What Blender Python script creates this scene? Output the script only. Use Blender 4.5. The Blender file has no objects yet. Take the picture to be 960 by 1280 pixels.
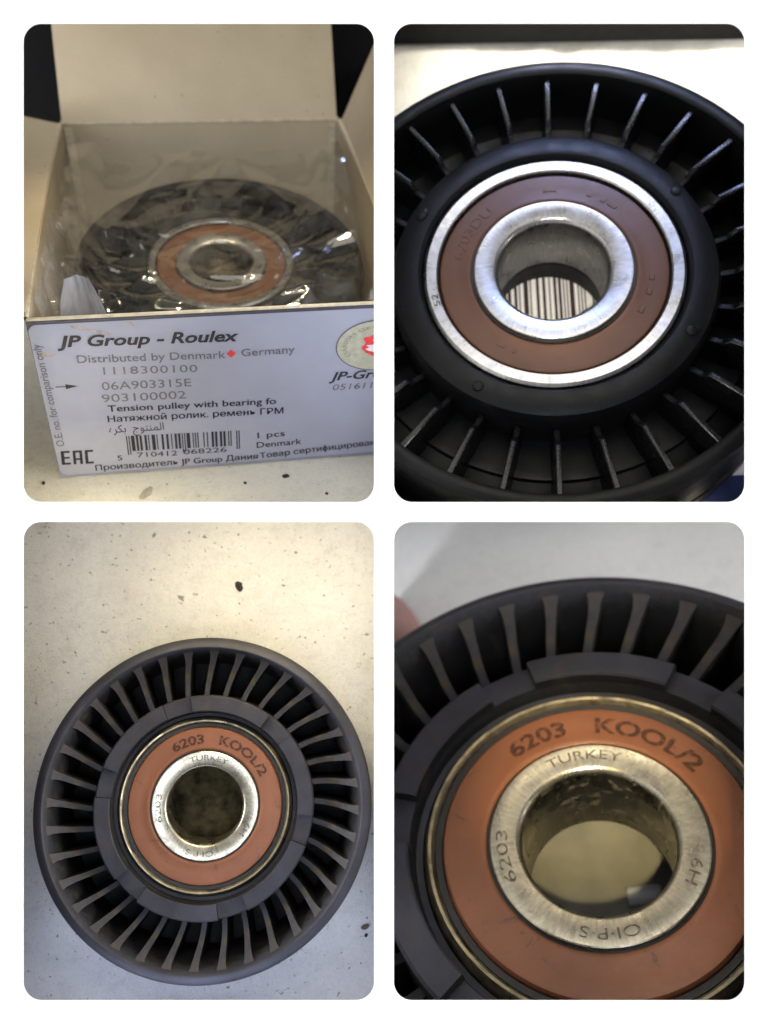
import bpy, bmesh, math, random
from mathutils import Matrix, Vector, noise as mnoise
R = math.radians
random.seed(11)
scene = bpy.context.scene
COL = scene.collection

# ---------------------------------------------------------------- camera
# "view frame" in millimetres: x right, y down, z away from the camera
PITCH = R(30)                       # 0 = straight down
cam = bpy.data.cameras.new('Camera')
camo = bpy.data.objects.new('Camera', cam); COL.objects.link(camo)
camo.location = (0, -0.06, 0.34); camo.rotation_euler = (PITCH, 0, 0)
cam.sensor_fit = 'VERTICAL'; cam.sensor_height = 36.0; cam.lens = 33.75
cam.clip_start = 0.01; cam.clip_end = 50
cam.dof.use_dof = True; cam.dof.focus_distance = 0.219; cam.dof.aperture_fstop = 12.0
scene.camera = camo
V = Matrix.Translation(camo.location) @ Matrix.Rotation(PITCH, 4, 'X') @ Matrix.Diagonal((.001, -.001, -.001, 1))
def vp(x, y, z): return V @ Vector((x, y, z))

# ---------------------------------------------------------------- world, lamps, exposure
w = bpy.data.worlds.new('World'); scene.world = w; w.use_nodes = True
w.node_tree.nodes['Background'].inputs[0].default_value = (.97, .98, 1.0, 1)
w.node_tree.nodes['Background'].inputs[1].default_value = 0.20
def lamp(name, kind, pos, target, power, color, size=40, spot=60, blend=.5, sy=None):
    l = bpy.data.lights.new(name, kind); l.energy = power; l.color = color
    if kind == 'AREA':
        l.size = size * .001
        if sy: l.shape = 'RECTANGLE'; l.size_y = sy * .001
    if kind == 'SPOT':
        l.spot_size = R(spot); l.spot_blend = blend; l.shadow_soft_size = size * .001
    o = bpy.data.objects.new(name, l); COL.objects.link(o)
    p = vp(*pos); t = vp(*target); o.location = p
    o.rotation_euler = (t - p).to_track_quat('-Z', 'Y').to_euler()
    return o
lamp('front_fill', 'AREA', (5, 45, -230), (0, 0, 205), .66, (.80, .87, 1), 130)  # added unseen softbox near the camera axis, fills board and cells
lamp('board_fill', 'AREA', (-350, 10, 60), (20, 0, 200), 2.3, (.97, .98, 1), 150)  # added grazing fill, unseen, to whiten the board
lamp('board_fill', 'AREA', (350, 10, 60), (-20, 0, 200), 2.3, (1, .99, .97), 150)  # its twin on the right, also added to whiten the board
lamp('top_fill', 'AREA', (20, -320, -60), (10, -40, 215), .95, (1, .95, .84), 300)  # added softbox, unseen, for steel reflections and fill from above
wl = lamp('window_lamp', 'AREA', (60, -300, 165), (62, -120, 268), .035, (.40, .52, 1), 50); wl.data.spread = R(38)
lamp('box_fill', 'SPOT', (-30, -150, 190), (-45, -50, 262), .14, (1, .80, .46), 4, 80, .8)  # added unseen spot to brighten the box interior
lamp('box_fill', 'SPOT', (-66, -138, 205), (-60, -60, 262), .16, (1, .82, .50), 2.5, 70, .8)  # extra spot added for glints on the film
lamp('box_fill', 'SPOT', (-8, -140, 205), (-30, -60, 262), .16, (1, .84, .55), 2.5, 70, .8)  # another unseen spot added for film glints
lamp('worktop_fill', 'SPOT', (50, -215, 225), (70, -140, 330), 1.25, (1, .93, .80), 10, 70, .8)  # added unseen spot to brighten the worktop
lamp('concrete_fill', 'AREA', (-42, 1.6, 206), (-46, 50, 245), .075, (1, .83, .46), 70, sy=8)  # added strip hidden under the divider, warms the upper concrete
lamp('concrete_fill', 'AREA', (-42, 110, 207), (-42, 88, 240), .012, (.70, .78, 1), 76, sy=10)  # added strip hidden below the window, lifts and cools the lower concrete
lamp('bench_fill', 'AREA', (58, 1.6, 250), (56, 40, 340), .03, (1, .88, .66), 60, sy=30)  # added panel hidden under the divider, fills bench and steel
lamp('bore_fill', 'SPOT', (12, 12, -6), (56, 74, 250), 4.6, (1, .80, .40), 3, 16, .85)  # added warm spot beside the camera to brighten bearing and bore
lamp('bore_fill', 'SPOT', (10, -6, -6), (45, -58, 250), 2.6, (1, .92, .82), 3, 9.5, .8)  # added spot beside the camera to brighten the barcode in the bore
vs = scene.view_settings
vs.view_transform = 'Standard'; vs.look = 'None'; vs.exposure = 0; vs.gamma = 1; vs.use_curve_mapping = False
scene.cycles.max_bounces = 5; scene.cycles.diffuse_bounces = 3; scene.cycles.glossy_bounces = 3; scene.cycles.transparent_max_bounces = 12
scene.cycles.use_adaptive_sampling = True; scene.cycles.adaptive_threshold = .03
scene.cycles.caustics_reflective = False; scene.cycles.caustics_refractive = False
scene.cycles.sample_clamp_indirect = 4
scene.cycles.use_denoising = True

# ---------------------------------------------------------------- materials
class NT:
    def __init__(s, name):
        s.m = bpy.data.materials.new(name); s.m.use_nodes = True
        s.n = s.m.node_tree.nodes; s.l = s.m.node_tree.links
        s.b = s.n['Principled BSDF']; s.out = s.n['Material Output']
        s.tc = s.n.new('ShaderNodeTexCoord')
    def add(s, t, **kw):
        n = s.n.new(t)
        for k, v in kw.items(): setattr(n, k, v)
        return n
    def put(s, node, i, v):
        if isinstance(v, bpy.types.NodeSocket): s.l.new(v, node.inputs[i])
        else: node.inputs[i].default_value = v
    def noise(s, scale, detail=4, rough=.55, vec=None, dist=0):
        n = s.add('ShaderNodeTexNoise')
        s.put(n, 'Vector', vec or s.tc.outputs['Object']); s.put(n, 'Scale', scale); s.put(n, 'Detail', detail)
        s.put(n, 'Roughness', rough); s.put(n, 'Distortion', dist)
        return n.outputs['Fac']
    def ramp(s, fac, stops):
        n = s.add('ShaderNodeValToRGB'); s.put(n, 'Fac', fac); e = n.color_ramp.elements
        while len(e) < len(stops): e.new(.5)
        for q, (p, c) in zip(e, stops):
            q.position = p; q.color = (c, c, c, 1) if isinstance(c, (int, float)) else (*c, 1)
        return n.outputs['Color']
    def mix(s, fac, a, b, mode='MIX'):
        n = s.add('ShaderNodeMix', data_type='RGBA', blend_type=mode)
        s.put(n, 0, fac)
        s.put(n, 6, a if isinstance(a, bpy.types.NodeSocket) else (*a, 1)); s.put(n, 7, b if isinstance(b, bpy.types.NodeSocket) else (*b, 1))
        return n.outputs[2]
    def math(s, op, a, b=0, c=0):
        n = s.add('ShaderNodeMath', operation=op); s.put(n, 0, a); s.put(n, 1, b); s.put(n, 2, c); return n.outputs[0]
    def bump(s, h, strength=.3, dist=.0002):
        n = s.add('ShaderNodeBump'); s.put(n, 'Strength', strength); s.put(n, 'Distance', dist); s.put(n, 'Height', h)
        s.l.new(n.outputs[0], s.b.inputs['Normal'])
    def set(self, **kw):
        for k, v in kw.items(): self.put(self.b, {'c': 'Base Color', 'r': 'Roughness', 'm': 'Metallic', 's': 'Specular IOR Level'}[k], v)
        return self
    def polar(s):
        x = s.add('ShaderNodeSeparateXYZ'); s.l.new(s.tc.outputs['Object'], x.inputs[0])
        a = s.math('ARCTAN2', x.outputs[1], x.outputs[0])
        r = s.math('SQRT', s.math('ADD', s.math('MULTIPLY', x.outputs[0], x.outputs[0]), s.math('MULTIPLY', x.outputs[1], x.outputs[1])))
        return a, r, x.outputs[2]
def c4(c): return (*c, 1)
MAT = {}
def plain(name, col, rough=.5, spec=.4, var=.15, scale=.3, bump=.2, bscale=2.5, metal=0.0):
    t = NT(name); f = t.noise(scale, 5)
    t.set(c=t.ramp(f, [(.3, tuple(x * (1 - var) for x in col)), (.7, tuple(min(1, x * (1 + var)) for x in col))]), s=spec, m=metal)
    t.set(r=t.ramp(t.noise(scale * 3, 4), [(.3, max(0, rough - .1)), (.7, min(1, rough + .1))]))
    if bump: t.bump(t.noise(bscale, 4), bump)
    MAT[name] = t.m; return t
plain('board', (.93, .93, .93), .6, .2, .004, .05, .03, .6)
plain('ink', (.02, .02, .03), .6, .2, .2, 1, 0)
plain('glint_yellow', (.55, .42, .18), .35, .5, .2, .5, 0, metal=.9)  # yellow metal, only for the added glint on the rail
plain('ink_soft', (.10, .10, .13), .6, .2, .2, 1, 0)
plain('red_ink', (.55, .05, .06), .6, .2, .2, 1, 0)
plain('badge', (.33, .33, .27), .5, .3, .12, .8, 0)
plain('badge_text', (.16, .2, .15), .5, .3, .1, .8, 0)
plain('white_ink', (.66, .62, .68), .5, .3, .1, 1, 0)
plain('navy', (.008, .016, .075), .5, .3, .1, .2, .05)
plain('black_cloth', (.004, .004, .005), .75, .15, .3, .5, .3, 4)
plain('dark_bar', (.005, .005, .005), .6, .15, .4, .2, .2)
plain('dust', (.075, .060, .030), .95, .1, .75, .35, .6, 1.5)
plain('crumb', (.03, .026, .03), .9, .1, .4, 2, .5, 4)
plain('grit', (.10, .085, .07), .9, .1, .4, 2, .5, 4)
plain('white_plastic', (.62, .63, .7), .35, .4, .05, .3, 0)
plain('pink_cloth', (.42, .25, .24), .8, .1, .08, .3, 0)
plain('olive_shade', (.29, .285, .26), .75, .15, .25, .12, .2)  # olive tone paints the bench in shade
plain('emboss', (.17, .062, .032), .38, .4, .15, 1, 0)
plain('pit_black', (.005, .0045, .004), .95, .05, .5, .4, .2)
plain('seal_dark', (.012, .010, .009), .45, .4, .3, .8, .3)
plain('label_paper', (.275, .29, .38), .55, .25, .03, .12, .04, 1.2)
plain('cream_label', (.90, .87, .80), .6, .2, .03, .2, .04)
plain('carton_white', (.60, .57, .66), .5, .3, .06, .1, .05)

def moulded(name, col, rough, spec):
    """black moulded nylon with fine grain, faint flow streaks and lint"""
    t = NT(name); a, r, z = t.polar()
    v = t.add('ShaderNodeCombineXYZ'); t.put(v, 0, t.math('MULTIPLY', a, 9)); t.put(v, 1, t.math('MULTIPLY', r, .5)); t.put(v, 2, z)
    st = t.noise(.9, 4, .6, v.outputs[0]); g = t.noise(2.4, 4, .6); n = t.noise(.12, 5)
    c = t.ramp(n, [(.3, tuple(x * .7 for x in col)), (.7, tuple(x * 1.4 for x in col))])
    c = t.mix(t.ramp(t.noise(1.7, 3, .6), [(.69, 0), (.73, .55)]), c, (.06, .06, .065))
    c = t.mix(t.ramp(st, [(.58, 0), (.75, .3)]), c, (.02, .02, .021))
    t.set(c=c, s=spec, r=t.ramp(st, [(.3, rough - .1), (.7, rough + .12)])); t.bump(g, .35, .0002); MAT[name] = t.m
def steel(name, col, rough, streak=1.0, dirt=0.0, dirtcol=(.05, .035, .02)):
    t = NT(name); a, r, z = t.polar()
    v = t.add('ShaderNodeCombineXYZ'); t.put(v, 0, t.math('MULTIPLY', a, 16)); t.put(v, 1, t.math('MULTIPLY', r, .35)); t.put(v, 2, t.math('MULTIPLY', z, .25))
    n1 = t.noise(1.6, 6, .7, v.outputs[0])
    n2 = t.noise(.35, 4)
    c = t.mix(t.ramp(n1, [(.35, 0), (.65, 1)]), tuple(x * (1 - .32 * streak) for x in col), col)
    if dirt:
        pv = t.add('ShaderNodeCombineXYZ'); t.put(pv, 0, t.math('MULTIPLY', a, 5)); t.put(pv, 1, t.math('MULTIPLY', r, 1.1)); t.put(pv, 2, t.math('MULTIPLY', z, .9))
        d = t.ramp(t.noise(1.1, 6, .62, pv.outputs[0], .4), [(.66 - .2 * dirt, 0), (.80 - .1 * dirt, .9)])
        c = t.mix(d, c, dirtcol)
        t.set(m=t.ramp(d, [(0, 1), (1, .1)]))
    else: t.set(m=1.0)
    t.set(c=c, r=t.ramp(n2, [(.25, max(.05, rough - .1)), (.75, rough + .12)]))
    t.bump(n1, .12 * streak, .0002)
    MAT[name] = t.m
moulded('new_plastic', (.0045, .0045, .005), .42, .18)
moulded('rib_gloss', (.0045, .0045, .005), .28, .30)
steel('steel_new', (.52, .51, .49), .30, 1.0)
steel('steel_worn', (.48, .44, .35), .30, 1.1, .5, (.12, .09, .04))
steel('steel_grimy', (.42, .35, .22), .34, 1.0, 1.15, (.02, .015, .010))
steel('steel_bore', (.34, .33, .34), .34, 1.0, .35, (.05, .04, .035))

def rubber(name, col, dirt):
    t = NT(name); a, r, z = t.polar()
    n = t.noise(.12, 6, .6); g = t.noise(2.2, 5)
    c = t.ramp(n, [(.25, tuple(x * .82 for x in col)), (.75, tuple(x * 1.15 for x in col))])
    c = t.mix(t.ramp(g, [(.35, 0), (.8, .25)]), c, tuple(x * .55 + .02 for x in col))
    if dirt:
        d = t.ramp(t.noise(.32, 8, .7, dist=.8), [(.60, 0), (.72, dirt)])
        edge = t.ramp(r, [(0, 0), (1, 1)])
        c = t.mix(d, c, (.035, .025, .018))
    t.set(c=c, r=t.ramp(g, [(.3, .38), (.8, .58)]), s=.35)
    t.bump(g, .15, .00015); MAT[name] = t.m
rubber('seal_brown', (.118, .048, .021), 0)
rubber('seal_orange', (.185, .066, .029), 1.0)

def dusty(name, lo, hi, ochre, amt):
    """black nylon with greyer dusty top faces, sides kept near black as painted pocket shade, ochre dirt in patches"""
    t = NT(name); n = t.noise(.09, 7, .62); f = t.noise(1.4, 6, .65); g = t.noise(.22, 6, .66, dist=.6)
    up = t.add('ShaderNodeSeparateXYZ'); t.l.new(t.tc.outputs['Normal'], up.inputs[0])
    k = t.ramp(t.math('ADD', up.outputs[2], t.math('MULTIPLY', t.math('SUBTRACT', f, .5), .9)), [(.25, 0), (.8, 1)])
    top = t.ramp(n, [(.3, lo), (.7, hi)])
    c = t.mix(k, (.009, .009, .010), top)  # near-black sides paint in the shade between the ribs
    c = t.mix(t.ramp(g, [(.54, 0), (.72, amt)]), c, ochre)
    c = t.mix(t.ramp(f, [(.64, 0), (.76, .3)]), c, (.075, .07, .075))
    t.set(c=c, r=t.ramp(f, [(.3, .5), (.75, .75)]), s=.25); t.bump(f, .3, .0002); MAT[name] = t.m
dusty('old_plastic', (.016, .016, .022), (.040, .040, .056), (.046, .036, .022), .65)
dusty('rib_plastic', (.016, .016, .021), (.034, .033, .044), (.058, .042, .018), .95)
def dusty_plastic():       # ribs: black plastic with ochre dust patches
    t = NT('dusty_plastic'); g = t.noise(.22, 6, .66, dist=.6); f = t.noise(1.2, 6, .65)
    c = t.mix(t.ramp(g, [(.55, 0), (.74, .7)]), (.010, .010, .011), (.060, .043, .018))
    c = t.mix(t.ramp(f, [(.6, 0), (.78, .2)]), c, (.06, .055, .055))
    t.set(c=c, r=.75, s=.2); t.bump(f, .3, .0002); MAT['dusty_plastic'] = t.m
dusty_plastic()

def cardboard():
    t = NT('greyboard'); n = t.noise(.05, 5); f = t.noise(2.4, 4, .7); s2 = t.noise(1.1, 2)
    c = t.ramp(n, [(.3, (.47, .40, .29)), (.7, (.55, .47, .35))])
    c = t.mix(t.ramp(f, [(.5, 0), (.72, .5)]), c, (.32, .27, .20))
    c = t.mix(t.ramp(t.noise(.012, 5, .6, dist=.5), [(.45, 0), (.75, .35)]), c, (.36, .30, .21))
    v = t.add('ShaderNodeTexVoronoi'); t.put(v, 'Vector', t.tc.outputs['Object']); t.put(v, 'Scale', .22); t.put(v, 'Randomness', 1.0)
    c = t.mix(t.ramp(v.outputs['Distance'], [(.05, .5), (.09, 0)]), c, (.12, .09, .06))
    t.set(c=c, r=.85, s=.15); t.bump(f, .2, .0001); MAT['greyboard'] = t.m
cardboard()
plain('board_edge', (.56, .50, .38), .85, .1, .2, .6, .3)
plain('board_dark', (.05, .05, .07), .6, .3, .2, .3, .1)

def concrete(name, ca, cb, spk, spk_scale, spk_amt, stain):
    t = NT(name)
    n = t.noise(.035, 8, .62, dist=.4); m = t.noise(.25, 8, .7); f = t.noise(2.2, 5, .7)
    c = t.ramp(n, [(.2, ca), (.8, cb)])
    g = t.noise(.9, 6, .75)
    c = t.mix(t.ramp(g, [(.36, .3), (.5, 0)]), c, tuple(x * .78 for x in ca))
    c = t.mix(t.ramp(m, [(.35, .3), (.5, 0)]), c, tuple(x * .72 for x in ca))
    c = t.mix(t.ramp(f, [(.3, .35), (.5, 0)]), c, tuple(x * .6 for x in ca))
    s1 = t.noise(spk_scale, 3, .6); s2 = t.noise(spk_scale * .31, 3, .6)
    c = t.mix(t.ramp(s1, [(spk_amt, 0), (spk_amt + .035, .85)]), c, spk)
    c = t.mix(t.ramp(s2, [(spk_amt + .03, 0), (spk_amt + .06, .8)]), c, spk)
    sc = t.add('ShaderNodeMapping'); t.l.new(t.tc.outputs['Object'], sc.inputs[0]); sc.inputs['Rotation'].default_value = (0, 0, .6); sc.inputs['Scale'].default_value = (.06, 1.6, 1)
    c = t.mix(t.ramp(t.noise(1.0, 4, .6, sc.outputs[0]), [(.70, 0), (.74, .4)]), c, tuple(x * .62 for x in ca))
    st = t.noise(.06, 5, .6, dist=1.2)
    c = t.mix(t.ramp(st, [(.62, 0), (.70, .5)]), c, stain)
    t.set(c=c, r=.85, s=.2)
    h = t.math('ADD', t.math('MULTIPLY', f, .7), m); t.bump(h, .5, .0009); MAT[name] = t.m
concrete('concrete_pale', (.52, .51, .47), (.68, .66, .60), (.07, .06, .05), .9, .69, (.34, .32, .28))
concrete('concrete_grey', (.47, .47, .50), (.60, .60, .62), (.12, .11, .10), .8, .665, (.40, .40, .42))
concrete('worktop_white', (.66, .64, .58), (.86, .83, .74), (.5, .46, .38), .5, .72, (.6, .57, .48))
concrete('bench_grey', (.70, .70, .71), (.76, .76, .77), (.7, .69, .69), .3, .8, (.72, .71, .71))

def film(name, milk, tint, fold):
    t = NT(name); n = t.n; l = t.l
    tr = n.new('ShaderNodeBsdfTransparent'); tr.inputs[0].default_value = (.97, .96, .93, 1)
    gl = n.new('ShaderNodeBsdfGlossy'); gl.inputs['Roughness'].default_value = .06; gl.inputs['Color'].default_value = (1, 1, 1, 1)
    df = n.new('ShaderNodeBsdfTranslucent'); df.inputs[0].default_value = c4(tint)
    d2 = n.new('ShaderNodeBsdfDiffuse'); d2.inputs[0].default_value = c4(tint)
    lw = n.new('ShaderNodeLayerWeight'); lw.inputs['Blend'].default_value = .5
    f = t.math('MULTIPLY_ADD', t.math('POWER', lw.outputs['Facing'], 3.4), .5, .065)
    ms = n.new('ShaderNodeMixShader'); ms.inputs[0].default_value = .5; l.new(df.outputs[0], ms.inputs[1]); l.new(d2.outputs[0], ms.inputs[2])
    m0 = n.new('ShaderNodeMixShader')
    l.new(t.ramp(t.noise(.09, 6, .6, dist=1.5), [(.4, milk), (.75, min(1, milk + fold))]), m0.inputs[0])
    l.new(tr.outputs[0], m0.inputs[1]); l.new(ms.outputs[0], m0.inputs[2])
    m1 = n.new('ShaderNodeMixShader'); l.new(f, m1.inputs[0]); l.new(m0.outputs[0], m1.inputs[1]); l.new(gl.outputs[0], m1.inputs[2])
    l.new(m1.outputs[0], t.out.inputs['Surface']); n.remove(t.b); MAT[name] = t.m
film('bag_film', .02, (.70, .68, .62), .16)
film('bag_film_milky', .40, (.70, .73, .86), .2)
film('bag_film_veil', .22, (.68, .68, .72), .3)

# ---------------------------------------------------------------- mesh helpers
def link(name, me, mat, parent=None, smooth=True, angle=35):
    if smooth:
        for p in me.polygons: p.use_smooth = True
        me.set_sharp_from_angle(angle=R(angle))
    me.materials.clear(); me.materials.append(MAT[mat])
    o = bpy.data.objects.new(name, me); COL.objects.link(o)
    if parent: o.parent = parent
    return o
def tag(o, label=None, cat=None, group=None, kind=None):
    for k, v in (('label', label), ('category', cat), ('group', group), ('kind', kind)):
        if v: o[k] = v
    return o
def empty(name, mat4):
    o = bpy.data.objects.new(name, None); COL.objects.link(o); o.empty_display_size = .01
    o.matrix_world = mat4; return o
def pyd(name, vs_, fs):
    me = bpy.data.meshes.new(name); me.from_pydata([tuple(v) for v in vs_], [], fs); me.update()
    bm = bmesh.new(); bm.from_mesh(me); bmesh.ops.recalc_face_normals(bm, faces=bm.faces); bm.to_mesh(me); bm.free()
    return me
def lathe(name, prof, seg=128, closed=True, a0=0, a1=360):
    full = abs(a1 - a0) >= 360; n = seg if full else seg + 1; m = len(prof)
    vs_ = []; fs = []
    for i in range(n):
        a = R(a0 + (a1 - a0) * i / seg)
        for r, z in prof: vs_.append((r * math.sin(a), r * math.cos(a), z))
    for i in range(seg):
        j = (i + 1) % n
        for k in range(m if closed else m - 1):
            k2 = (k + 1) % m
            fs.append((i * m + k, j * m + k, j * m + k2, i * m + k2))
    if not full and closed:
        fs.append(tuple(range(m))); fs.append(tuple(reversed(range((n - 1) * m, n * m))))
    return pyd(name, vs_, fs)
def boxm(name, x0, x1, y0, y1, z0, z1, bev=0):
    bm = bmesh.new(); bmesh.ops.create_cube(bm, size=1)
    for v in bm.verts: v.co = Vector(((x0 + x1) / 2 + v.co.x * (x1 - x0), (y0 + y1) / 2 + v.co.y * (y1 - y0), (z0 + z1) / 2 + v.co.z * (z1 - z0)))
    if bev: bmesh.ops.bevel(bm, geom=bm.edges[:], offset=bev, segments=2, affect='EDGES')
    me = bpy.data.meshes.new(name); bm.to_mesh(me); bm.free(); return me
def prism(name, poly, z0, z1, bev=0):
    n = len(poly); vs_ = [(x, y, z0) for x, y in poly] + [(x, y, z1) for x, y in poly]
    fs = [tuple(range(n)), tuple(range(n, 2 * n))] + [(i, (i + 1) % n, n + (i + 1) % n, n + i) for i in range(n)]
    me = pyd(name, vs_, fs)
    if bev:
        bm = bmesh.new(); bm.from_mesh(me); bmesh.ops.bevel(bm, geom=bm.edges[:], offset=bev, segments=1, affect='EDGES'); bm.to_mesh(me); bm.free()
    return me
def text_mesh(s, shear=0, bold=0, space=1.0, depth=0, fat=0):
    """letters as a mesh; the Cyrillic n is drawn from three bars (its outline does not fill cleanly)"""
    cu = bpy.data.curves.new('lettering', 'FONT'); cu.body = s.replace('\u043d', '\u043f').replace('\u0444', '\u043e')
    cu.size = 1; cu.shear = shear; cu.offset = bold; cu.space_character = space; cu.resolution_u = 3
    if depth: cu.extrude = depth
    spots = [i for i, c in enumerate(s) if c in '\u043d\u0444']
    if spots:
        for q in range(len(spots) + 1): cu.materials.append(MAT['ink'])
        for q, i in enumerate(spots): cu.body_format[i].material_index = q + 1
    o = bpy.data.objects.new('lettering', cu); COL.objects.link(o)
    bpy.context.view_layer.update()
    dg = bpy.context.evaluated_depsgraph_get()
    me = bpy.data.meshes.new_from_object(o.evaluated_get(dg)); bpy.data.objects.remove(o); bpy.data.curves.remove(cu)
    if spots:
        bm = bmesh.new(); bm.from_mesh(me)
        for q in range(len(spots)):
            fs = [f for f in bm.faces if f.material_index == q + 1]
            if not fs: continue
            xs = [v.co.x for f in fs for v in f.verts]; x0, x1, h, t = min(xs), max(xs), .54, .105
            if s[spots[q]] == '\u0444':
                xm = (x0 + x1) / 2; bars_ = ((xm - .05, -.2, xm + .05, .73),)
            else:
                bmesh.ops.delete(bm, geom=fs, context='FACES'); bars_ = ((x0, 0, x0 + t, h), (x1 - t, 0, x1, h), (x0 + t, .24, x1 - t, .24 + t * .85))
            for a0, b0, a1, b1 in bars_:
                bm.faces.new([bm.verts.new((a0, b0, 0)), bm.verts.new((a1, b0, 0)), bm.verts.new((a1, b1, 0)), bm.verts.new((a0, b1, 0))])
        for f in bm.faces: f.material_index = 0
        bm.to_mesh(me); bm.free()
    if fat:
        bm = bmesh.new(); bm.from_mesh(me)
        g = bmesh.ops.duplicate(bm, geom=bm.verts[:] + bm.edges[:] + bm.faces[:])
        for q in g['geom']:
            if isinstance(q, bmesh.types.BMVert): q.co.x += fat; q.co.y += fat * .3
        bm.to_mesh(me); bm.free()
    return me
def bounds(me):
    xs = [v.co.x for v in me.vertices]; ys = [v.co.y for v in me.vertices]
    return min(xs), max(xs), min(ys), max(ys)
CAP = .69                        # cap height of the built-in font at size 1
def flat_text(s, fn, w_, h, mat, parent, z=.03, **kw):
    """text of width w_ and cap height h; fn maps (along, up) to local 3-D"""
    me = text_mesh(s, **kw); x0, x1, y0, y1 = bounds(me)
    sx = w_ / (x1 - x0); sy = h / CAP
    for v in me.vertices: v.co = fn((v.co.x - x0) * sx, v.co.y * sy)
    return link('lettering', me, mat, parent, smooth=False)
def arc_text(s, r, a0, a1, h, z, mat, parent, emboss=0, gaps=None, **kw):
    """letters standing outward on radius r, clockwise from angle a0 to a1 (degrees, 0 = away)"""
    me = text_mesh(s, depth=(.02 if emboss else 0), **kw); x0, x1, y0, y1 = bounds(me); sy = h / CAP
    for v in me.vertices:
        a = R(a0 + (a1 - a0) * (v.co.x - x0) / (x1 - x0)); rr = r + v.co.y * sy
        zz = z + (emboss if v.co.z > 0 else 0)
        v.co = (rr * math.sin(a), rr * math.cos(a), zz)
    return link('lettering', me, mat, parent, smooth=False)

GAP = .7                        # half thickness of the dividers plus clearance, mm
CELL = {1: ((-1, 0, 0), (0, -1, 0)), 2: ((1, 0, 0), (0, -1, 0)), 3: ((-1, 0, 0), (0, 1, 0)), 4: ((1, 0, 0), (0, 1, 0))}
def fit_cell(root, cell, front=202.4):
    """trim a thing (and its parts) where it meets the dividers and the back of the board"""
    bpy.context.view_layer.update()
    planes = [(Vector(n) * GAP, Vector(n)) for n in CELL[cell]] + [(Vector((0, 0, front)), Vector((0, 0, 1)))]
    Vi = V.inverted()
    for o in [root] + list(root.children_recursive):
        if o.type != 'MESH': continue
        M = Vi @ o.matrix_world; Mi = M.inverted()
        cut = False
        for co, no in planes:
            ds = [(M @ v.co - co).dot(no) for v in o.data.vertices]
            if not ds: continue
            if max(ds) <= 0: cut = 'gone'; break
            if min(ds) < 0: cut = True
        if cut == 'gone': bpy.data.objects.remove(o); continue
        if cut:
            if o.data.users > 1: o.data = o.data.copy()
            bm = bmesh.new(); bm.from_mesh(o.data)
            for co, no in planes:
                nl = (M.to_3x3().transposed() @ no).normalized()
                bmesh.ops.bisect_plane(bm, geom=bm.verts[:] + bm.edges[:] + bm.faces[:], plane_co=Mi @ co, plane_no=nl, clear_inner=True)
            ok = len(bm.faces) > 0
            bm.to_mesh(o.data); bm.free()
            if not ok: bpy.data.objects.remove(o)

def frame(o, X, Y, Z, k):
    M = Matrix(((X[0], Y[0], Z[0], o[0]), (X[1], Y[1], Z[1], o[1]), (X[2], Y[2], Z[2], o[2]), (0, 0, 0, 1)))
    return V @ M @ Matrix.Scale(k, 4)
def pose(o, a, b, k, spin=0):
    """plane facing the viewer, tipped back by a and sideways by b degrees"""
    a, b = R(a), R(b)
    n = Vector((math.sin(b), -math.sin(a) * math.cos(b), -math.cos(a) * math.cos(b)))
    x = (Vector((1, 0, 0)) - n.x * n).normalized(); y = n.cross(x)
    return frame(o, x, y, n, k) @ Matrix.Rotation(R(-spin), 4, 'Z')

# ---------------------------------------------------------------- the white display board with four windows
PX = 1 / 6.0                     # board is 200 mm from the camera: 6 picture pixels per mm
def build_board():
    root = empty('display_board', V @ Matrix.Translation((0, 0, 200)))
    cu = bpy.data.curves.new('panel', 'CURVE'); cu.dimensions = '2D'; cu.fill_mode = 'BOTH'; cu.extrude = .22; cu.bevel_depth = .06; cu.bevel_resolution = 1
    def spl(pts):
        s = cu.splines.new('POLY'); s.points.add(len(pts) - 1); s.use_cyclic_u = True
        for p, q in zip(s.points, pts): p.co = (q[0], q[1], 0, 1)
    spl([(-190, -140), (190, -140), (190, 150), (-190, 150)])  # outer margins widened out of view to block side light
    def rr(x0, y0, x1, y1, r):
        x0, x1 = (x0 - 480) * PX, (x1 - 480) * PX; y0, y1 = (y0 - 640) * PX, (y1 - 640) * PX; r *= PX; p = []
        for cx, cy, a in ((x1 - r, y1 - r, 0), (x0 + r, y1 - r, 90), (x0 + r, y0 + r, 180), (x1 - r, y0 + r, 270)):
            for i in range(13): t = R(a + 90 * i / 12); p.append((cx + r * math.cos(t), cy + r * math.sin(t)))
        return p
    for q in ((28, 28, 468, 628), (492, 28, 932, 628), (28, 652, 468, 1252), (492, 652, 932, 1252)): spl(rr(*q, 23))
    o = bpy.data.objects.new('panel', cu); COL.objects.link(o); bpy.context.view_layer.update()
    me = bpy.data.meshes.new_from_object(o.evaluated_get(bpy.context.evaluated_depsgraph_get())); bpy.data.objects.remove(o)
    for v in me.vertices: v.co.z += .28
    link('panel', me, 'board', root, smooth=False)
    link('divider', boxm('divider', -.5, .5, -140, 140, 2.4, 210), 'board', root, smooth=False)
    link('divider', boxm('divider', -110, -.6, -.5, .5, 2.4, 210), 'board', root, smooth=False)
    link('divider', boxm('divider', .6, 110, -.5, .5, 2.4, 210), 'board', root, smooth=False)
    tag(root, 'white display board with four rounded windows dividing the picture', 'display board')
build_board()

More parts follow.
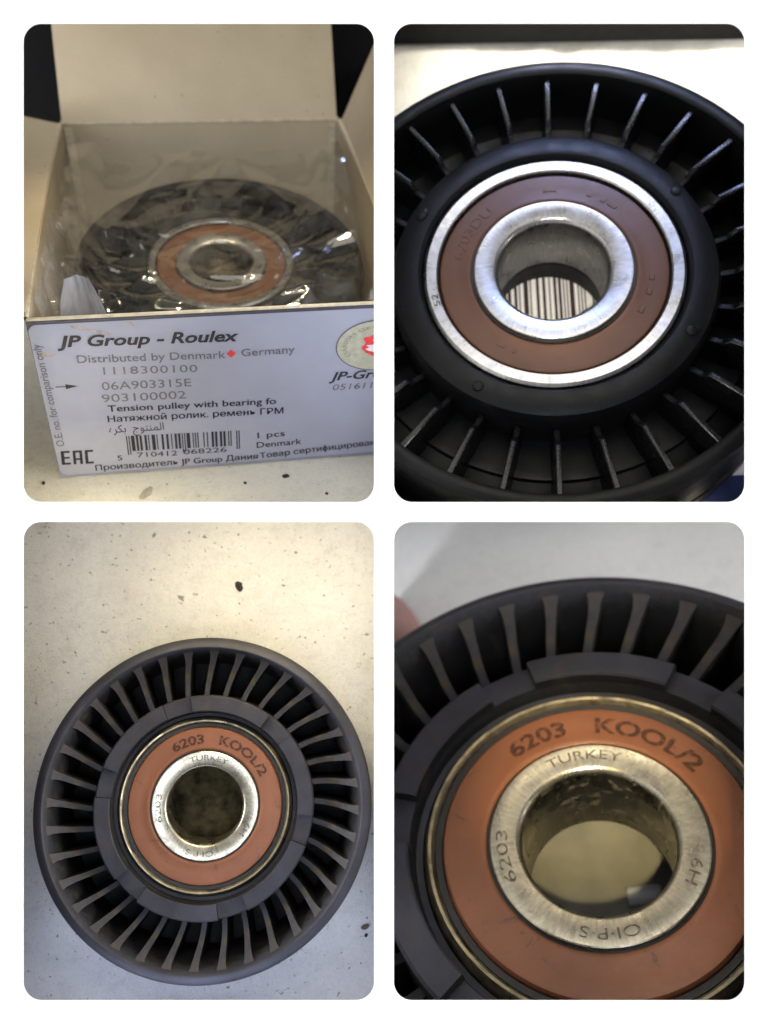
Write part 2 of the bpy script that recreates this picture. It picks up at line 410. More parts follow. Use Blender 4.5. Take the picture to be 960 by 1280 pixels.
# ---------------------------------------------------------------- pulleys
def bearing(root, old, seal_mat, face_mat, seal_drop):
    out = 'steel_grimy' if old else 'steel_new'
    if old: prof = [(18.2, -1.6), (18.7, -.75), (18.95, -.32), (19.3, -.26), (19.45, -.6), (20.0, -1.8), (20.0, -12), (18.2, -12)]
    else: prof = [(17.75, -1.5), (17.85, -.35), (18.05, -.12), (19.55, 0), (20.0, -.4), (20.0, -12), (17.75, -12)]
    link('outer_ring', lathe('outer_ring', prof), out, root)
    zs = -seal_drop
    se = link('seal', lathe('seal', [(12.5, zs - .9), (12.55, zs - .15), (12.75, zs + .02), (13.1, zs + .07), (13.5, zs - .02), (15.2, zs - .05), (16.9, zs + .05), (17.35, zs - .02), (17.6, zs - .35), (17.65, zs - .9)]), seal_mat, root)
    link('gasket', lathe('gasket', [(17.55, -1.6), (17.75, -.95), (18.5 if old else 18.1, -.85 if old else -1.2), (18.7 if old else 18.3, -1.6)]), 'seal_dark', root)
    link('gasket', lathe('gasket', [(11.9, -1.4), (12.05, -.72), (12.5, -.68), (12.7, -1.4)]), 'seal_dark', root)
    ir = link('inner_ring', lathe('inner_ring', [(8.5, -1.1), (8.6, -.62), (8.95, -.18), (9.25, 0), (12.0, 0), (12.14, -.1), (12.2, -12), (8.7, -12), (8.5, -11.7)]), face_mat, root)
    # the shield at the back of the bearing
    link('back_shield', lathe('back_shield', [(11.2, -11.4), (17.8, -11.4), (17.8, -11.8), (11.2, -11.8)]), 'seal_dark', root)
    return se, ir
def ring_of(root, name, me, n, mat, off=0):
    for i in range(n):
        o = link(name, me, mat, root) if i == 0 else bpy.data.objects.new(name, me)
        if i: COL.objects.link(o); o.parent = root
        o.rotation_euler = (0, 0, -R(off + 360 / n * i))
def rib_mesh(poly, t0, t1):
    """vertical plate; poly of (r, z, halfthickness)"""
    n = len(poly); vs_ = [(-t, r, z) for r, z, t in poly] + [(t, r, z) for r, z, t in poly]
    fs = [tuple(range(n)), tuple(range(n, 2 * n))] + [(i, (i + 1) % n, n + (i + 1) % n, n + i) for i in range(n)]
    me = pyd('rib', vs_, fs)
    bm = bmesh.new(); bm.from_mesh(me); bmesh.ops.bevel(bm, geom=bm.edges[:], offset=.14, segments=1, affect='EDGES'); bm.to_mesh(me); bm.free()
    return me
def new_pulley(mat4, nrib=28, off=1.6):
    root = empty('tension_pulley', mat4)
    link('rim', lathe('rim', [(39.55, -1.2), (39.2, .1), (38.6, .45), (37.3, .42), (36.85, .1), (36.5, -1.2), (35.4, -11.5), (35.4, -19), (39.2, -19), (39.55, -18.4), (39.55, -14), (39.3, -13.7), (39.3, -4.2), (39.55, -3.9)], 160), 'new_plastic', root)
    link('hub', lathe('hub', [(20.1, -1.3), (20.25, -.5), (20.9, .25), (21.3, .35), (23.6, .2), (24.6, -.3), (25.2, -1.6), (25.4, -10), (25.4, -18), (9.6, -18), (9.3, -17.6), (9.3, -13.6), (9.6, -13.2), (20.1, -12.6)], 160), 'new_plastic', root)
    link('web', lathe('web', [(25.0, -8.4), (30.4, -8.0), (31.6, -7.6), (32.0, -7.6), (32.3, -8.2), (35.9, -8.6), (35.9, -12.5), (25.0, -12.5)], 160), 'new_plastic', root)
    ring_of(root, 'rib', rib_mesh([(25.2, -3.4, .5), (27.6, -2.8, .46), (28.7, -1.3, .44), (36.75, -.9, .44), (35.9, -9.0, .8), (25.2, -9.0, .8)], 0, 0), nrib, 'rib_gloss', off)
    # moulded bosses on the hub face
    for a in (-62, 58, 122, 212, 300):
        m = lathe('boss', [(.05, .36), (.6, .35), (.8, .25), (.9, 0)], 14, closed=False)
        for v in m.vertices: v.co += Vector((22.9 * math.sin(R(a)), 22.9 * math.cos(R(a)), .2))
        link('boss', m, 'new_plastic', root)
    se, ir = bearing(root, False, 'seal_brown', 'steel_new', .75)
    return root, se, ir
def old_pulley(mat4, nrib=36, off=0):
    root = empty('tension_pulley', mat4)
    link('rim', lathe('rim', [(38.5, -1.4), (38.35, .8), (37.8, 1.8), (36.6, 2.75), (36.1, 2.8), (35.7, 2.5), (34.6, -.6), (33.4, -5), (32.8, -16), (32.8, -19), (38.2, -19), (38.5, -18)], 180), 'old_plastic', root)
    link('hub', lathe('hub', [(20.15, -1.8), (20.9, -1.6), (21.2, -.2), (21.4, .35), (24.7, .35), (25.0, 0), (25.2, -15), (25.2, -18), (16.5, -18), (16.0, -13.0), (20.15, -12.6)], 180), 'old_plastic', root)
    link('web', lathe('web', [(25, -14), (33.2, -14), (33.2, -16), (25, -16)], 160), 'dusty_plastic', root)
    for i in range(6):
        a = -17 + 60 * i
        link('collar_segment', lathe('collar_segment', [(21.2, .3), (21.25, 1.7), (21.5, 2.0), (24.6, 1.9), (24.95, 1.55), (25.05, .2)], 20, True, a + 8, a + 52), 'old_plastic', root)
    poly = [(24.9, -1.9, .55, .6), (27.5, -2.1, .55, .6), (30, -1.5, .55, .65), (32.6, -.3, .55, .85), (34.2, .7, .5, 1.2), (35.3, 1.5, .55, 1.8), (34.0, -5, .6, 1.0), (33.2, -14.2, .65, .9), (24.9, -14.2, .65, .65)]  # one-sided flare at the rim shapes in the ribs' sawtooth shadow
    n = len(poly); vs_ = [(-q[3], q[0], q[1]) for q in poly] + [(q[2], q[0], q[1]) for q in poly]
    rb = pyd('rib', vs_, [tuple(range(n)), tuple(range(n, 2 * n))] + [(i, (i + 1) % n, n + (i + 1) % n, n + i) for i in range(n)])
    bm = bmesh.new(); bm.from_mesh(rb); bmesh.ops.triangulate(bm, faces=[f for f in bm.faces if len(f.verts) > 4]); bm.to_mesh(rb); bm.free()
    bm = bmesh.new(); bm.from_mesh(rb)
    for v in bm.verts:                      # blades lean a little
        v.co.x += (v.co.z + 2) * .05 + (v.co.y - 30) * .16 + .014 * (v.co.y - 28) ** 2
    bm.to_mesh(rb); bm.free()
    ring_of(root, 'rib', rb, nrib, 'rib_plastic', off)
    se, ir = bearing(root, True, 'seal_orange', 'steel_worn', .3)
    arc_text('6203', 14.0, -32, -3, 2.0, -.2, 'seal_ink', se, bold=.03)
    arc_text('KOOL/2', 14.0, 11, 63, 2.0, -.2, 'seal_ink', se, bold=.03)
    arc_text('TURKEY', 10.15, -21, 27, 1.25, .03, 'etch', ir)
    arc_text('6203', 10.1, 250, 284, 1.3, .03, 'etch', ir)
    arc_text('6H', 10.1, 112, 128, 1.3, .03, 'etch', ir)
    arc_text('OI·P·S', 10.1, 168, 202, 1.2, .03, 'etch', ir)
    return root, se, ir
def worn_ink(name, col, scale, lo, hi):
    """print or etching that is rubbed away in places"""
    t = NT(name); n = t.n; l = t.l
    t.set(c=c4(col), r=.6, s=.25)
    tr = n.new('ShaderNodeBsdfTransparent'); m = n.new('ShaderNodeMixShader')
    l.new(t.ramp(t.noise(scale, 5, .7), [(lo, .15), (hi, .92)]), m.inputs[0]); l.new(tr.outputs[0], m.inputs[1]); l.new(t.b.outputs[0], m.inputs[2])
    l.new(m.outputs[0], t.out.inputs['Surface']); MAT[name] = t.m
worn_ink('seal_ink', (.055, .022, .013), 1.3, .34, .56)
worn_ink('etch', (.07, .06, .045), 1.1, .36, .54)

# ---------------------------------------------------------------- ground sheets
def sheet(name, mat4, x0, x1, y0, y1, z, mat, nx=24, ny=24, amp=0, thick=6):
    vs_ = []; fs = []
    for j in range(ny + 1):
        for i in range(nx + 1):
            x = x0 + (x1 - x0) * i / nx; y = y0 + (y1 - y0) * j / ny
            vs_.append((x, y, z + amp * mnoise.noise(Vector((x * .06, y * .06, 3.1))) + amp * .4 * mnoise.noise(Vector((x * .25, y * .25, 9)))))
    n0 = len(vs_)
    for j in range(ny):
        for i in range(nx):
            a = j * (nx + 1) + i; fs.append((a, a + 1, a + nx + 2, a + nx + 1))
    loop = list(range(nx + 1)) + [j * (nx + 1) + nx for j in range(1, ny + 1)] + [ny * (nx + 1) + i for i in range(nx - 1, -1, -1)] + [j * (nx + 1) for j in range(ny - 1, 0, -1)]
    for q in loop: v = vs_[q]; vs_.append((v[0], v[1], z - thick))
    L_ = len(loop)
    for q in range(L_): fs.append((loop[q], loop[(q + 1) % L_], n0 + (q + 1) % L_, n0 + q))
    fs.append(tuple(n0 + q for q in range(L_)))
    o = link(name, pyd(name, vs_, fs), mat)
    o.matrix_world = mat4
    return tag(o, kind='structure')
def chip(name, mat4, x, y, z, sx, sy, sz, rot, mat, label, cat, group=None):
    bm = bmesh.new(); bmesh.ops.create_icosphere(bm, subdivisions=2, radius=1)
    for v in bm.verts:
        v.co *= 1 + .35 * mnoise.noise(v.co * 1.7 + Vector((x, y, 0)))
        v.co = Vector((v.co.x * sx, v.co.y * sy, max(-.2, v.co.z) * sz))
    me = bpy.data.meshes.new(name); bm.to_mesh(me); bm.free()
    o = link(name, me, mat, None, True, 20)
    o.matrix_world = mat4 @ Matrix.Translation((x, y, z)) @ Matrix.Rotation(R(rot), 4, 'Z')
    return tag(o, label, cat, group)

# ================================================================ window 3: used pulley on concrete, seen from above
F3 = pose((-41.2, 67.6, 221.0), 11, 4.5, 1.0)
fl3 = sheet('concrete_floor', F3, -75, 80, -75, 85, -19.2, 'concrete_grey', 60, 60, .35)
fit_cell(fl3, 3)
p3, se3, ir3 = old_pulley(F3)
tag(p3, 'used dusty black pulley with orange seal lying flat on pale concrete', 'pulley', 'belt tension pulleys')
link('dust_plug', lathe('dust_plug', [(.01, -12.9), (4, -12.4), (7.5, -12.8), (11.2, -12.9), (11.2, -15), (.01, -15)], 40), 'dust', p3)
fit_cell(p3, 3)
chip('stone_chip', F3, 5, 52.9, -19, .9, 1.5, .7, 25, 'crumb', 'small dark stone chip on the concrete above the dusty pulley', 'stone chip')
for i, (x, y, sx, sy, m) in enumerate(((38.2, -31.0, 1.1, .6, 'grit'), (38.4, -33.0, .5, .35, 'crumb'))):
    chip('stone_chip', F3, x, y, -19, sx, sy, .4, 20 + 40 * i, m, ('brownish crumb on the concrete right of the dusty pulley', 'dark crumb nearest the lower right corner of the concrete')[i], 'stone chip')

# ================================================================ window 4: close-up of the used pulley
F4 = pose((54.97, 83.95, 247.25), 47.3, -11.5, 2.3)
fl4 = sheet('workbench', F4, -60, 75, -40, 160, -30, 'bench_grey', 20, 20, 0)
fit_cell(fl4, 4)
p4, se4, ir4 = old_pulley(F4 @ Matrix.Rotation(R(3), 4, 'Z'))
tag(p4, 'used black pulley in close-up, orange seal reading 6203 filling the window', 'pulley', 'belt tension pulleys')
fit_cell(p4, 4)
o = link('spacer', lathe('spacer', [(26, -19.1), (31.5, -19.1), (31.5, -29.9), (26, -29.9)], 64), 'dark_bar'); o.matrix_world = F4
tag(o, 'dark ring spacer under the close-up pulley', 'spacer'); fit_cell(o, 4)
bm = bmesh.new(); bmesh.ops.create_uvsphere(bm, u_segments=24, v_segments=16, radius=1)
for v in bm.verts: v.co = Vector((v.co.x * 5, v.co.y * 9, v.co.z * 4))
me = bpy.data.meshes.new('pink_lump'); bm.to_mesh(me); bm.free()
o = link('pink_lump', me, 'pink_cloth'); o.matrix_world = F4 @ Matrix.Translation((-29.5, 59, -26.2)) @ Matrix.Rotation(R(35), 4, 'Z')
tag(o, 'blurred pink rounded thing at the left behind the rim', 'pink object'); fit_cell(o, 4)
o = link('bench_shade', prism('bench_shade', [(-18, -18), (18, -18), (18, 24), (-18, 24)], -29.9, -29.4), 'olive_shade', None, False)  # added sheet, its colour stands for the shaded bench
o.matrix_world = F4; tag(o, 'olive sheet painting the shaded bench, seen through the bore of the close-up pulley', 'bench_shade')
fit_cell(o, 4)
tube = lathe('cap', [(.01, 0), (1.25, 0), (1.3, .2), (1.3, 4.2), (1.1, 4.5), (.01, 4.5)], 28)
o = link('cap', tube, 'white_plastic'); o.matrix_world = F4 @ Matrix.Translation((3.6, 6.2, -28.6)) @ Matrix.Rotation(R(90), 4, 'Y')
tag(o, 'small white cap lying on the bench, seen through the bore', 'cap')

# ================================================================ window 2: new pulley on a printed carton
F2 = pose((44.03, -63.42, 249.5), 18.36, -6.45, 1.69)
fl2 = sheet('worktop', F2, -80, 80, -60, 110, -26, 'worktop_white', 70, 70, 2.2)
fit_cell(fl2, 2)
ct = empty('carton', F2)
link('top_panel', boxm('top_panel', -60, 62, -28, 26, -25.6, -19.15, .2), 'carton_white', ct)
link('printed_band', boxm('printed_band', -60, 62, -52, -28.02, -25.6, -19.15, .2), 'navy', ct)
link('sticker', boxm('sticker', -20, 24, -12, 20, -19.14, -19.08), 'cream_label', ct, False)
EAN_L = '0001101 0011001 0010011 0111101 0100011 0110001 0101111 0111011 0110111 0001011'.split()
def ean(code):
    g = [''.join('1' if c == '0' else '0' for c in x)[::-1] for x in EAN_L]; r = [''.join('1' if c == '0' else '0' for c in x) for x in EAN_L]
    par = 'LLLLLL LLGLGG LLGGLG LLGGGL LGLLGG LGGLLG LGGGLL LGLGLG LGLGGL LGGLGL'.split()[int(code[0])]
    return '101' + ''.join((EAN_L if p == 'L' else g)[int(c)] for p, c in zip(par, code[1:7])) + '01010' + ''.join(r[int(c)] for c in code[7:]) + '101'
CODE = '5710412068226'
def bars(fn, mat, parent, lo, hi, guard):
    b = ean(CODE); vs_ = []; fs = []; i = 0
    while i < 95:
        if b[i] == '1':
            j = i
            while j < 95 and b[j] == '1': j += 1
            y0 = guard if (i < 3 or i > 91 or 45 <= i < 50) else lo
            n = len(vs_); e = .06
            vs_ += [fn((i + e) / 95, y0), fn((j - e) / 95, y0), fn((j - e) / 95, hi), fn((i + e) / 95, hi)]; fs.append((n, n + 1, n + 2, n + 3)); i = j
        i += 1
    return link('barcode', pyd('barcode', vs_, fs), mat, parent, False)
plain('brown_ink', (.05, .03, .025), .6, .2, .2, 1, 0)
bars(lambda a, h: (-9.5 + 26 * a, h - a * 1.2, -19.05), 'brown_ink', ct, -10, 10.6, -10.5)
tag(ct, 'flat white carton with navy band and barcode under the new pulley', 'carton')
fit_cell(ct, 2)
p2, se2, ir2 = new_pulley(F2)
arc_text('6203DU', 14.2, -78, -38, 1.6, -.79, 'seal_brown', se2, emboss=.10)
for a0, a1 in ((-3, 5), (24, 27), (33, 36), (38, 44), (97, 100), (106, 110), (118, 123), (205, 207), (212, 217)):
    link('moulding_mark', lathe('moulding_mark', [(14.4, -.8), (14.5, -.68), (15.2, -.68), (15.3, -.8)], 6, True, a0, a1), 'seal_brown', se2)
arc_text('52', 18.2, 253, 260, 1.0, .02, 'etch', p2.children[[c.name.split('.')[0] for c in p2.children].index('outer_ring')])
tag(p2, 'new glossy black pulley with brown seal resting on a barcoded carton', 'pulley', 'belt tension pulleys')
fit_cell(p2, 2)
br = empty('tool_rail', F2 @ Matrix.Translation((0, 0, 0)))
link('rail', prism('rail', [(-40, 71.6), (60, 62.6), (60, 92), (-40, 98)], -25.5, -20, .4), 'dark_bar', br)
link('rail_glint', boxm('rail_glint', 5.5, 12, 70.2, 72.2, -20.1, -19.4, .2), 'glint_yellow', br)  # added yellow block standing for a small highlight
tag(br, 'dark rail lying across the worktop behind the new pulley', 'rail')
fit_cell(br, 2)

# ================================================================ window 1: new pulley in its opened box
K1 = 1.034
X1, Y1, Z1 = (.9822, -.0848, .1678), (-.1812, -.6647, .7248), (.0501, -.7422, -.6683)
F1 = frame((-77.35 * K1, -40.94 * K1, 207 * K1), X1, Y1, Z1, K1)
W1, L1, H1 = 85.4, 115.3, 43.7
fl1 = sheet('concrete_floor', F1, -70, 120, -40, 150, -H1 - .3, 'concrete_pale', 60, 60, .3)
fit_cell(fl1, 1)
bk = sheet('dark_backdrop', F1 @ Matrix.Translation((0, 146, 0)) @ Matrix.Rotation(R(90), 4, 'X'), -70, 120, -50, 95, 0, 'black_cloth', 10, 10, .5, 2)
fit_cell(bk, 1)
p1, se1, ir1 = new_pulley(F1 @ Matrix.Translation((44.0, 55.5, -16.2)) @ Matrix.Rotation(R(10), 4, 'X'))
tag(p1, 'new black pulley with brown seal wrapped in clear film inside the opened box', 'pulley', 'belt tension pulleys')
fit_cell(p1, 1)
bx = empty('cardboard_box', F1); T = .8
link('front_panel', boxm('front_panel', 0, W1, 0, T, -H1, 0, .12), 'board_dark', bx)
link('front_lining', boxm('front_lining', T, W1 - T, T + .02, T + .3, -H1 + 1, -.2), 'greyboard', bx)
link('front_edge', boxm('front_edge', .1, W1 - .1, .08, T + .35, -.05, .45, .15), 'board_edge', bx)
def bowed(name, x, sgn, bow):
    """side panel, its upper edge bowing outward a little"""
    n = 16; vs_ = []; fs = []
    for i in range(n + 1):
        y = T + .5 + (L1 - T - .6) * i / n
        for z in (-H1, -H1 * .5, 0):
            b = bow * math.sin(math.pi * i / n) * (1 + z / H1)
            for tt in (0, T): vs_.append((x + sgn * (b + tt), y, z))
    for i in range(n):
        a = i * 6; b = a + 6
        for q in ((0, 2), (2, 4)):
            fs.append((a + q[0], b + q[0], b + q[1], a + q[1])); fs.append((a + q[0] + 1, a + q[1] + 1, b + q[1] + 1, b + q[0] + 1))
        fs.append((a + 4, b + 4, b + 5, a + 5)); fs.append((a, a + 1, b + 1, b))
    fs.append((0, 2, 4, 5, 3, 1)); e = n * 6; fs.append((e, e + 1, e + 3, e + 5, e + 4, e + 2))
    return pyd(name, vs_, fs)
link('side_panel', bowed('side_panel', T, -1, .9), 'greyboard', bx)
link('side_panel', bowed('side_panel', W1 - T, 1, .9), 'greyboard', bx)
link('back_panel', boxm('back_panel', .1, W1 - .1, L1 - T, L1, -H1, -.1, .1), 'greyboard', bx)
link('base_panel', boxm('base_panel', .2, W1 - .2, T + .3, L1 - T - .1, -H1 - .02, -H1 + .6), 'greyboard', bx)
# corner glue tabs inside the back corners
link('corner_tab', boxm('corner_tab', 1.2, 3.6, L1 - T - .5, L1 - T - .05, -H1 + 1, -1.0, .15), 'board_edge', bx)
link('corner_tab', boxm('corner_tab', W1 - 3.4, W1 - 1.2, L1 - T - .5, L1 - T - .05, -H1 + 1, -1.0, .15), 'board_edge', bx)
# lid standing up behind, hinged on the back panel
def plate(name, outline, th, mat4, mat):
    o = link(name, prism(name, outline, 0, th, .1), mat, bx); o.matrix_local = mat4; return o
lidm = Matrix.Translation((0, L1 - .1, .25)) @ Matrix.Rotation(R(62), 4, 'X')
plate('lid', [(.8, 0), (W1 - .8, 0), (W1 - 1.4, 55), (1.4, 55)], T, lidm, 'greyboard')
m = lathe('fold', [(.01, .4), (.75, .4), (.75, W1 - .4), (.01, W1 - .4)], 14, closed=False)
o = link('fold', m, 'board_edge', bx); o.matrix_local = Matrix.Translation((0, L1 - .2, .1)) @ Matrix.Rotation(R(90), 4, 'Y')
def flap_outline(d, c):
    return [(3, 0), (L1 - 2.0, 0), (L1 - 2.5, 2.0), (L1 - 4, d - c), (L1 - 4 - c, d), (12, d), (5, d * .6)]
def flapm(x, ang, sgn):
    out = Vector((sgn * math.sin(R(ang)), 0, math.cos(R(ang)))); yv = Vector((0, 1, 0)); nn = yv.cross(out)
    return Matrix(((yv.x, out.x, nn.x, x), (yv.y, out.y, nn.y, 0), (yv.z, out.z, nn.z, .1), (0, 0, 0, 1)))
plate('flap', flap_outline(17, 4), T, flapm(-.3, 73, -1), 'greyboard')
plate('flap', flap_outline(38, 5), T, flapm(W1 + .3, 22, 1), 'greyboard')
for x, sg in ((0, -1), (W1, 1)):
    n = 16; vs_ = []; fs = []
    for i in range(n + 1):
        y = 1.2 + (L1 - 2.4) * i / n; xb = x + sg * .9 * math.sin(math.pi * i / n)
        for q in range(8): a = R(45 * q); vs_.append((xb + .6 * math.cos(a), y, .1 + .55 * math.sin(a)))
    for i in range(n):
        for q in range(8): fs.append((i * 8 + q, i * 8 + (q + 1) % 8, i * 8 + 8 + (q + 1) % 8, i * 8 + 8 + q))
    link('fold', pyd('fold', vs_, fs), 'board_edge', bx)
# printed label on the front
def rrect(u0, v0, u1, v1, r):
    p = []
    for cx, cy, a in ((u1 - r, -v0 - r, 0), (u0 + r, -v0 - r, 90), (u0 + r, -v1 + r, 180), (u1 - r, -v1 + r, 270)):
        for i in range(7): t = R(a + 15 * i); p.append((cx + r * math.cos(t), cy + r * math.sin(t)))
    return p
plain('strip_blue', (.20, .215, .32), .5, .3, .1, .15, .05)
link('front_print', boxm('front_print', .05, W1, -.06, -.01, -H1 + .05, -40.5), 'strip_blue', bx, False)
me = prism('label', rrect(.15, .75, W1 + 2, 42.9, 2.0), 0, .08)
lab = link('label', me, 'label_paper', bx, False); lab.matrix_local = Matrix.Translation((0, -.08, 0)) @ Matrix.Rotation(R(90), 4, 'X')
def on_label(A, ang):
    ca, sa = math.cos(R(ang)), math.sin(R(ang))
    return lambda al, up: (A[0] + al * ca + up * sa, -A[1] - al * sa + up * ca, .2)
def lt(s, A, length, h, ang=1.2, mat='ink', **kw): flat_text(s, on_label(A, ang), length, h, mat, lab, **kw)
lt('JP Group - Roulex', (5.6, 6.5), 39.8, 2.75, 1.28, shear=.25, bold=.028)
lt('Distributed by Denmark', (9.2, 10.9), 32.9, 2.0, 1.6, 'ink_soft', bold=.006)
lt('Germany', (45.7, 11.65), 12.4, 2.0, -.9, 'ink_soft', bold=.006)
lt('1118300100', (14.4, 14.4), 21.0, 2.0, 2.0, 'ink_soft', space=1.1)
lt('06A903315E', (13.5, 18.6), 20.2, 2.2, 1.2, 'ink_soft')
lt('903100002', (13.0, 22.0), 19.2, 2.2, 1.1, 'ink_soft')
lt('Tension pulley with bearing fo', (13.9, 24.8), 39.5, 1.8, 1.27, fat=.03)
lt('Натяжной ролик. ремень ГРМ', (13.5, 27.8), 41.6, 1.75, 1.2, fat=.03)
lt('\uFEE9\uFEAE\uFEDC\uFE91  \uFE9D\uFEEE\uFE98\uFEE8\uFEE4\uFEDF\uFE8D', (13.4, 31.0), 12.8, 2.2, .7)
lt('5', (14.2, 39.5), 1.2, 1.5, 0)
lt('710412', (19.0, 39.0), 9.6, 1.5, 1.5)
lt('068226', (30.1, 39.1), 10.6, 1.5, 1.0)
lt('Производитель JP Group Дания', (8.6, 42.2), 39.8, 1.7, .1, fat=.03)
lt('Товар сертифицирован', (48.9, 42.2), 29.6, 1.7, -3.2, fat=.03)
lt('1 pcs', (48.5, 35.75), 6.8, 1.75, -1.2, bold=.006)
lt('Denmark', (48.2, 38.75), 11.3, 1.75, -1.2, bold=.006)
lt('JP-Group', (66.2, 19.9), 17.5, 2.3, -.5, shear=.3, bold=.02)
lt('051611508', (67.2, 22.75), 15.5, 1.7, 0, 'ink_soft', shear=.15)
def eac():
    vs_ = []; fs = []; g = on_label((1.0, 39.6), 2.0)
    for x0, y0, x1, y1 in ((0, 0, .75, 4.2), (.75, 0, 2.1, .6), (.75, 1.85, 1.95, 2.4), (.75, 3.6, 2.1, 4.2), (2.75, 0, 3.4, 4.2), (4.3, 0, 4.95, 4.2), (3.4, 3.6, 4.3, 4.2), (3.4, 1.3, 4.3, 1.85), (5.55, 0, 6.25, 4.2), (6.25, 0, 7.5, .6), (6.25, 3.6, 7.5, 4.2)):
        n = len(vs_); vs_ += [g(x0 + y0 * .05, y0), g(x1 + y0 * .05, y0), g(x1 + y1 * .05, y1), g(x0 + y1 * .05, y1)]; fs.append((n, n + 1, n + 2, n + 3))
    link('lettering', pyd('lettering', vs_, fs), 'ink', lab, False)
eac()
lt('O.E. no. for comparison only', (2.6, 33.9), 28.4, 1.8, -91.0, 'ink_soft', bold=.004)
bars(lambda a, h: on_label((17.0, 32.4), 1.5)(27.2 * a, h), 'ink', lab, -4.5, .2, -5.6)
def flat_shape(name, pts, mat, z=.2): return link(name, pyd(name, [(u, -v, z) for u, v in pts], [tuple(range(len(pts)))]), mat, lab, False)
flat_shape('arrow', [(3.4, 16.85), (5.6, 16.9), (5.6, 16.35), (8.3, 17.05), (5.6, 17.7), (5.6, 17.12), (3.4, 17.07)], 'ink')
flat_shape('diamond', [(43.4, 9.6), (44.5, 10.7), (43.4, 11.8), (42.3, 10.7)], 'red_ink')
def ell(cu_, cv, a, b, n=48, wob=0): return [(cu_ + a * (1 + wob * math.sin(5 * t + 1) + wob * .7 * math.sin(9 * t)) * math.cos(t), cv + b * (1 + wob * math.sin(4 * t) + wob * .7 * math.cos(7 * t)) * math.sin(t)) for t in (2 * math.pi * i / n for i in range(n))]
flat_shape('badge', ell(77.4, 10.7, 9.7, 6.95), 'ink_soft', .18)
flat_shape('badge', ell(77.4, 10.7, 9.4, 6.65), 'badge', .24)
flat_shape('emblem', ell(78.6, 10.4, 4.6, 3.3, 60, .09), 'red_ink', .30)
flat_shape('emblem', ell(78.9, 8.9, 2.3, 1.0, 40, .12), 'white_ink', .36)
flat_shape('emblem', ell(78.0, 11.2, 3.0, 1.2, 40, .14), 'white_ink', .36)
flat_shape('emblem', ell(79.6, 12.6, .9, .7, 30, .1), 'red_ink', .42)
me = text_mesh('DANISH GERMAN'); x0, x1, y0, y1 = bounds(me)
for v in me.vertices:
    t = R(150 + 170 * (v.co.x - x0) / (x1 - x0)); q = 1 + (v.co.y - .36) * .22
    v.co = (77.4 + 7.6 * q * math.cos(t), -10.7 - 5.1 * q * math.sin(t), .30)
link('lettering', me, 'badge_text', lab, False)
# scuffs on the label
plain('scuff', (.30, .27, .25), .8, .1, .3, .8, 0)
flat_shape('scuff', [(9, 1.3), (12, 1.9), (17, 3.6), (18.5, 4.4), (16.5, 4.1), (12, 2.7), (9.5, 2.0)], 'scuff', .15)
flat_shape('scuff', [(20.5, 1.0), (22, 1.2), (23, 2.2), (22, 2.5)], 'scuff', .15)
flat_shape('scuff', [(.8, 8.0), (2.5, 7.6), (4.8, 8.4), (4.0, 8.9), (1.6, 8.7)], 'scuff', .15)
tag(bx, 'opened cardboard box with white printed label on its front', 'cardboard box')
fit_cell(bx, 1)

# clear plastic bag round the pulley
def sm(a, b, x): t = min(1, max(0, (x - a) / (b - a))); return t * t * (3 - 2 * t)
def ridge(x, y, s, seed, p=5): return (1 - abs(mnoise.noise(Vector((x * s, y * s, seed)))) * 1.6)
def film_z(x, y):
    z = -16.2 + (y - 55.5) * .176 + 1.9
    d = math.hypot(x - 44, y - 55.5)
    ax = x * .8 + y * .6; ay = -x * .6 + y * .8
    def tri(q): q = q - math.floor(q); return 1 - abs(2 * q - 1)
    for dx, dy, wl, am, sd in ((.35, .94, 30, 2.6, 1), (-.55, .83, 24, 2.2, 2), (.85, .5, 21, 1.7, 3), (.1, .99, 13, .9, 4), (-.8, .6, 11, .7, 5), (.6, -.8, 7, .3, 6)):
        wob = 7 * mnoise.noise(Vector((x * .035, y * .035, sd * 3.1)))
        msk = sm(-.2, .3, mnoise.noise(Vector((x * .032, y * .032, sd * 7.7))))
        z += am * msk * tri((x * dx + y * dy + wob) / wl + sd * .37) ** 2.2
    z += 2.5 * sm(22, 4, y) + 8 * sm(14, 3, x) + 1.5 * sm(86, 100, y) - 2 * sm(38, 43, d) * sm(25, 40, x) * sm(90, 70, y)
    z += 6 * sm(70, 82, x) * sm(40, 80, y)
    return min(z, -1.2)
def film_sheet():
    n = 170; vs_ = []; fs = []
    for j in range(n + 1):
        for i in range(n + 1):
            u, v = i / n, j / n
            x = 2.2 + 81 * u; y = 3 + 97 * v + 5 * mnoise.noise(Vector((u * 6, .3, 5))) * v + 2.5 * math.sin(u * 19) * sm(.8, 1, v)
            vs_.append((x, y, film_z(x, y)))
    for j in range(n):
        for i in range(n): a = j * (n + 1) + i; fs.append((a, a + 1, a + n + 2, a + n + 1))
    return pyd('film', vs_, fs)
bg = empty('plastic_bag', F1)
link('film', film_sheet(), 'bag_film', bg, True, 40)
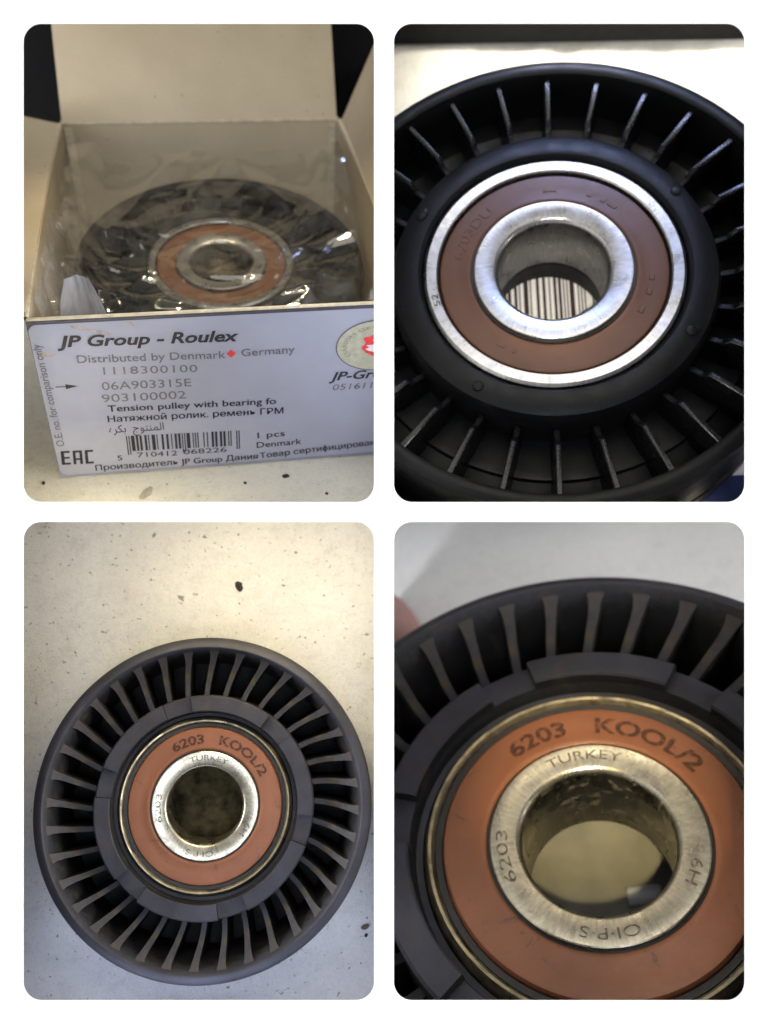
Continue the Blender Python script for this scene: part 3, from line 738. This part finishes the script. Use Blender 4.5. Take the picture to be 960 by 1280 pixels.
# the bag's gathered corner standing up by the front left corner of the box
def corner_piece(name, x0, x1, y0, h, seed, mat, tip=.55, skew=0):
    n = 26; vs_ = []; fs = []
    for j in range(n + 1):
        v = j / n
        for i in range(n + 1):
            u = i / n; wdt = (x1 - x0) * (1 - tip * v)
            x = (x0 + x1) / 2 + skew * v + (u - .5) * wdt + .5 * mnoise.noise(Vector((u * 4, v * 4, seed)))
            y = y0 + 5.0 * math.sin(u * math.pi) * (1 - .6 * v) + 2.2 * abs(mnoise.noise(Vector((u * 5, v * 1.5, seed + 2)))) + 3 * v
            vs_.append((x, y, -19 + (h + 19) * v + 1.2 * mnoise.noise(Vector((u * 3, v * 2, seed + 5))) * v))
    for j in range(n):
        for i in range(n): a = j * (n + 1) + i; fs.append((a, a + 1, a + n + 2, a + n + 1))
    return link(name, pyd(name, vs_, fs), mat, bg, True, 50)
corner_piece('gathered_corner', 2.4, 23, 3.0, 6.0, 1.1, 'bag_film_milky', .74, -1.5)
def wall_veil():
    """film pressed up against the left side panel"""
    n = 60; vs_ = []; fs = []
    for j in range(n + 1):
        v = j / n
        for i in range(n + 1):
            u = i / n; y = 5 + 80 * u
            top = 3.0 - 12 * sm(.45, 1, u) + 2.0 * mnoise.noise(Vector((u * 7, 2, 1)))
            z = -26 + (top + 26) * v
            x = 1.6 + 9 * (1 - v) ** 1.5 + 2.6 * abs(mnoise.noise(Vector((u * 5, v * 2.2, 3)))) + 1.3 * abs(mnoise.noise(Vector((u * 13 + v * 3, v * 3, 8))))
            vs_.append((x, y, z))
    for j in range(n):
        for i in range(n): a = j * (n + 1) + i; fs.append((a, a + 1, a + n + 2, a + n + 1))
    link('side_veil', pyd('side_veil', vs_, fs), 'bag_film_veil', bg, True, 16)
wall_veil()
tag(bg, 'crumpled clear plastic bag over the pulley in the box', 'plastic bag')
for i, (x, y, a, b, m) in enumerate(((54.7, -6.0, .9, .7, 'crumb'), (44.5, -7.4, .35, .5, 'crumb'), (20.5, -8.2, 2.6, 1.1, 'stone_grey'), (-4, -1.5, .5, .4, 'crumb'), (64, -14, .45, .35, 'crumb'))):
    if m not in MAT: plain('stone_grey', (.30, .28, .24), .9, .1, .2, .5, .3)
    chip('stone_chip', F1, x, y, -H1 - .2, a, b, .25 if i == 2 else .5, 30 * i, m, ('dark crumb on the concrete touching the label edge of the box', 'small dark grain in front of the box near its middle', 'flat grey smear of stone in front of the barcode side of the box', 'dark grain left of the box corner', 'dark grain in front of the right end of the box')[i], 'stone chip')
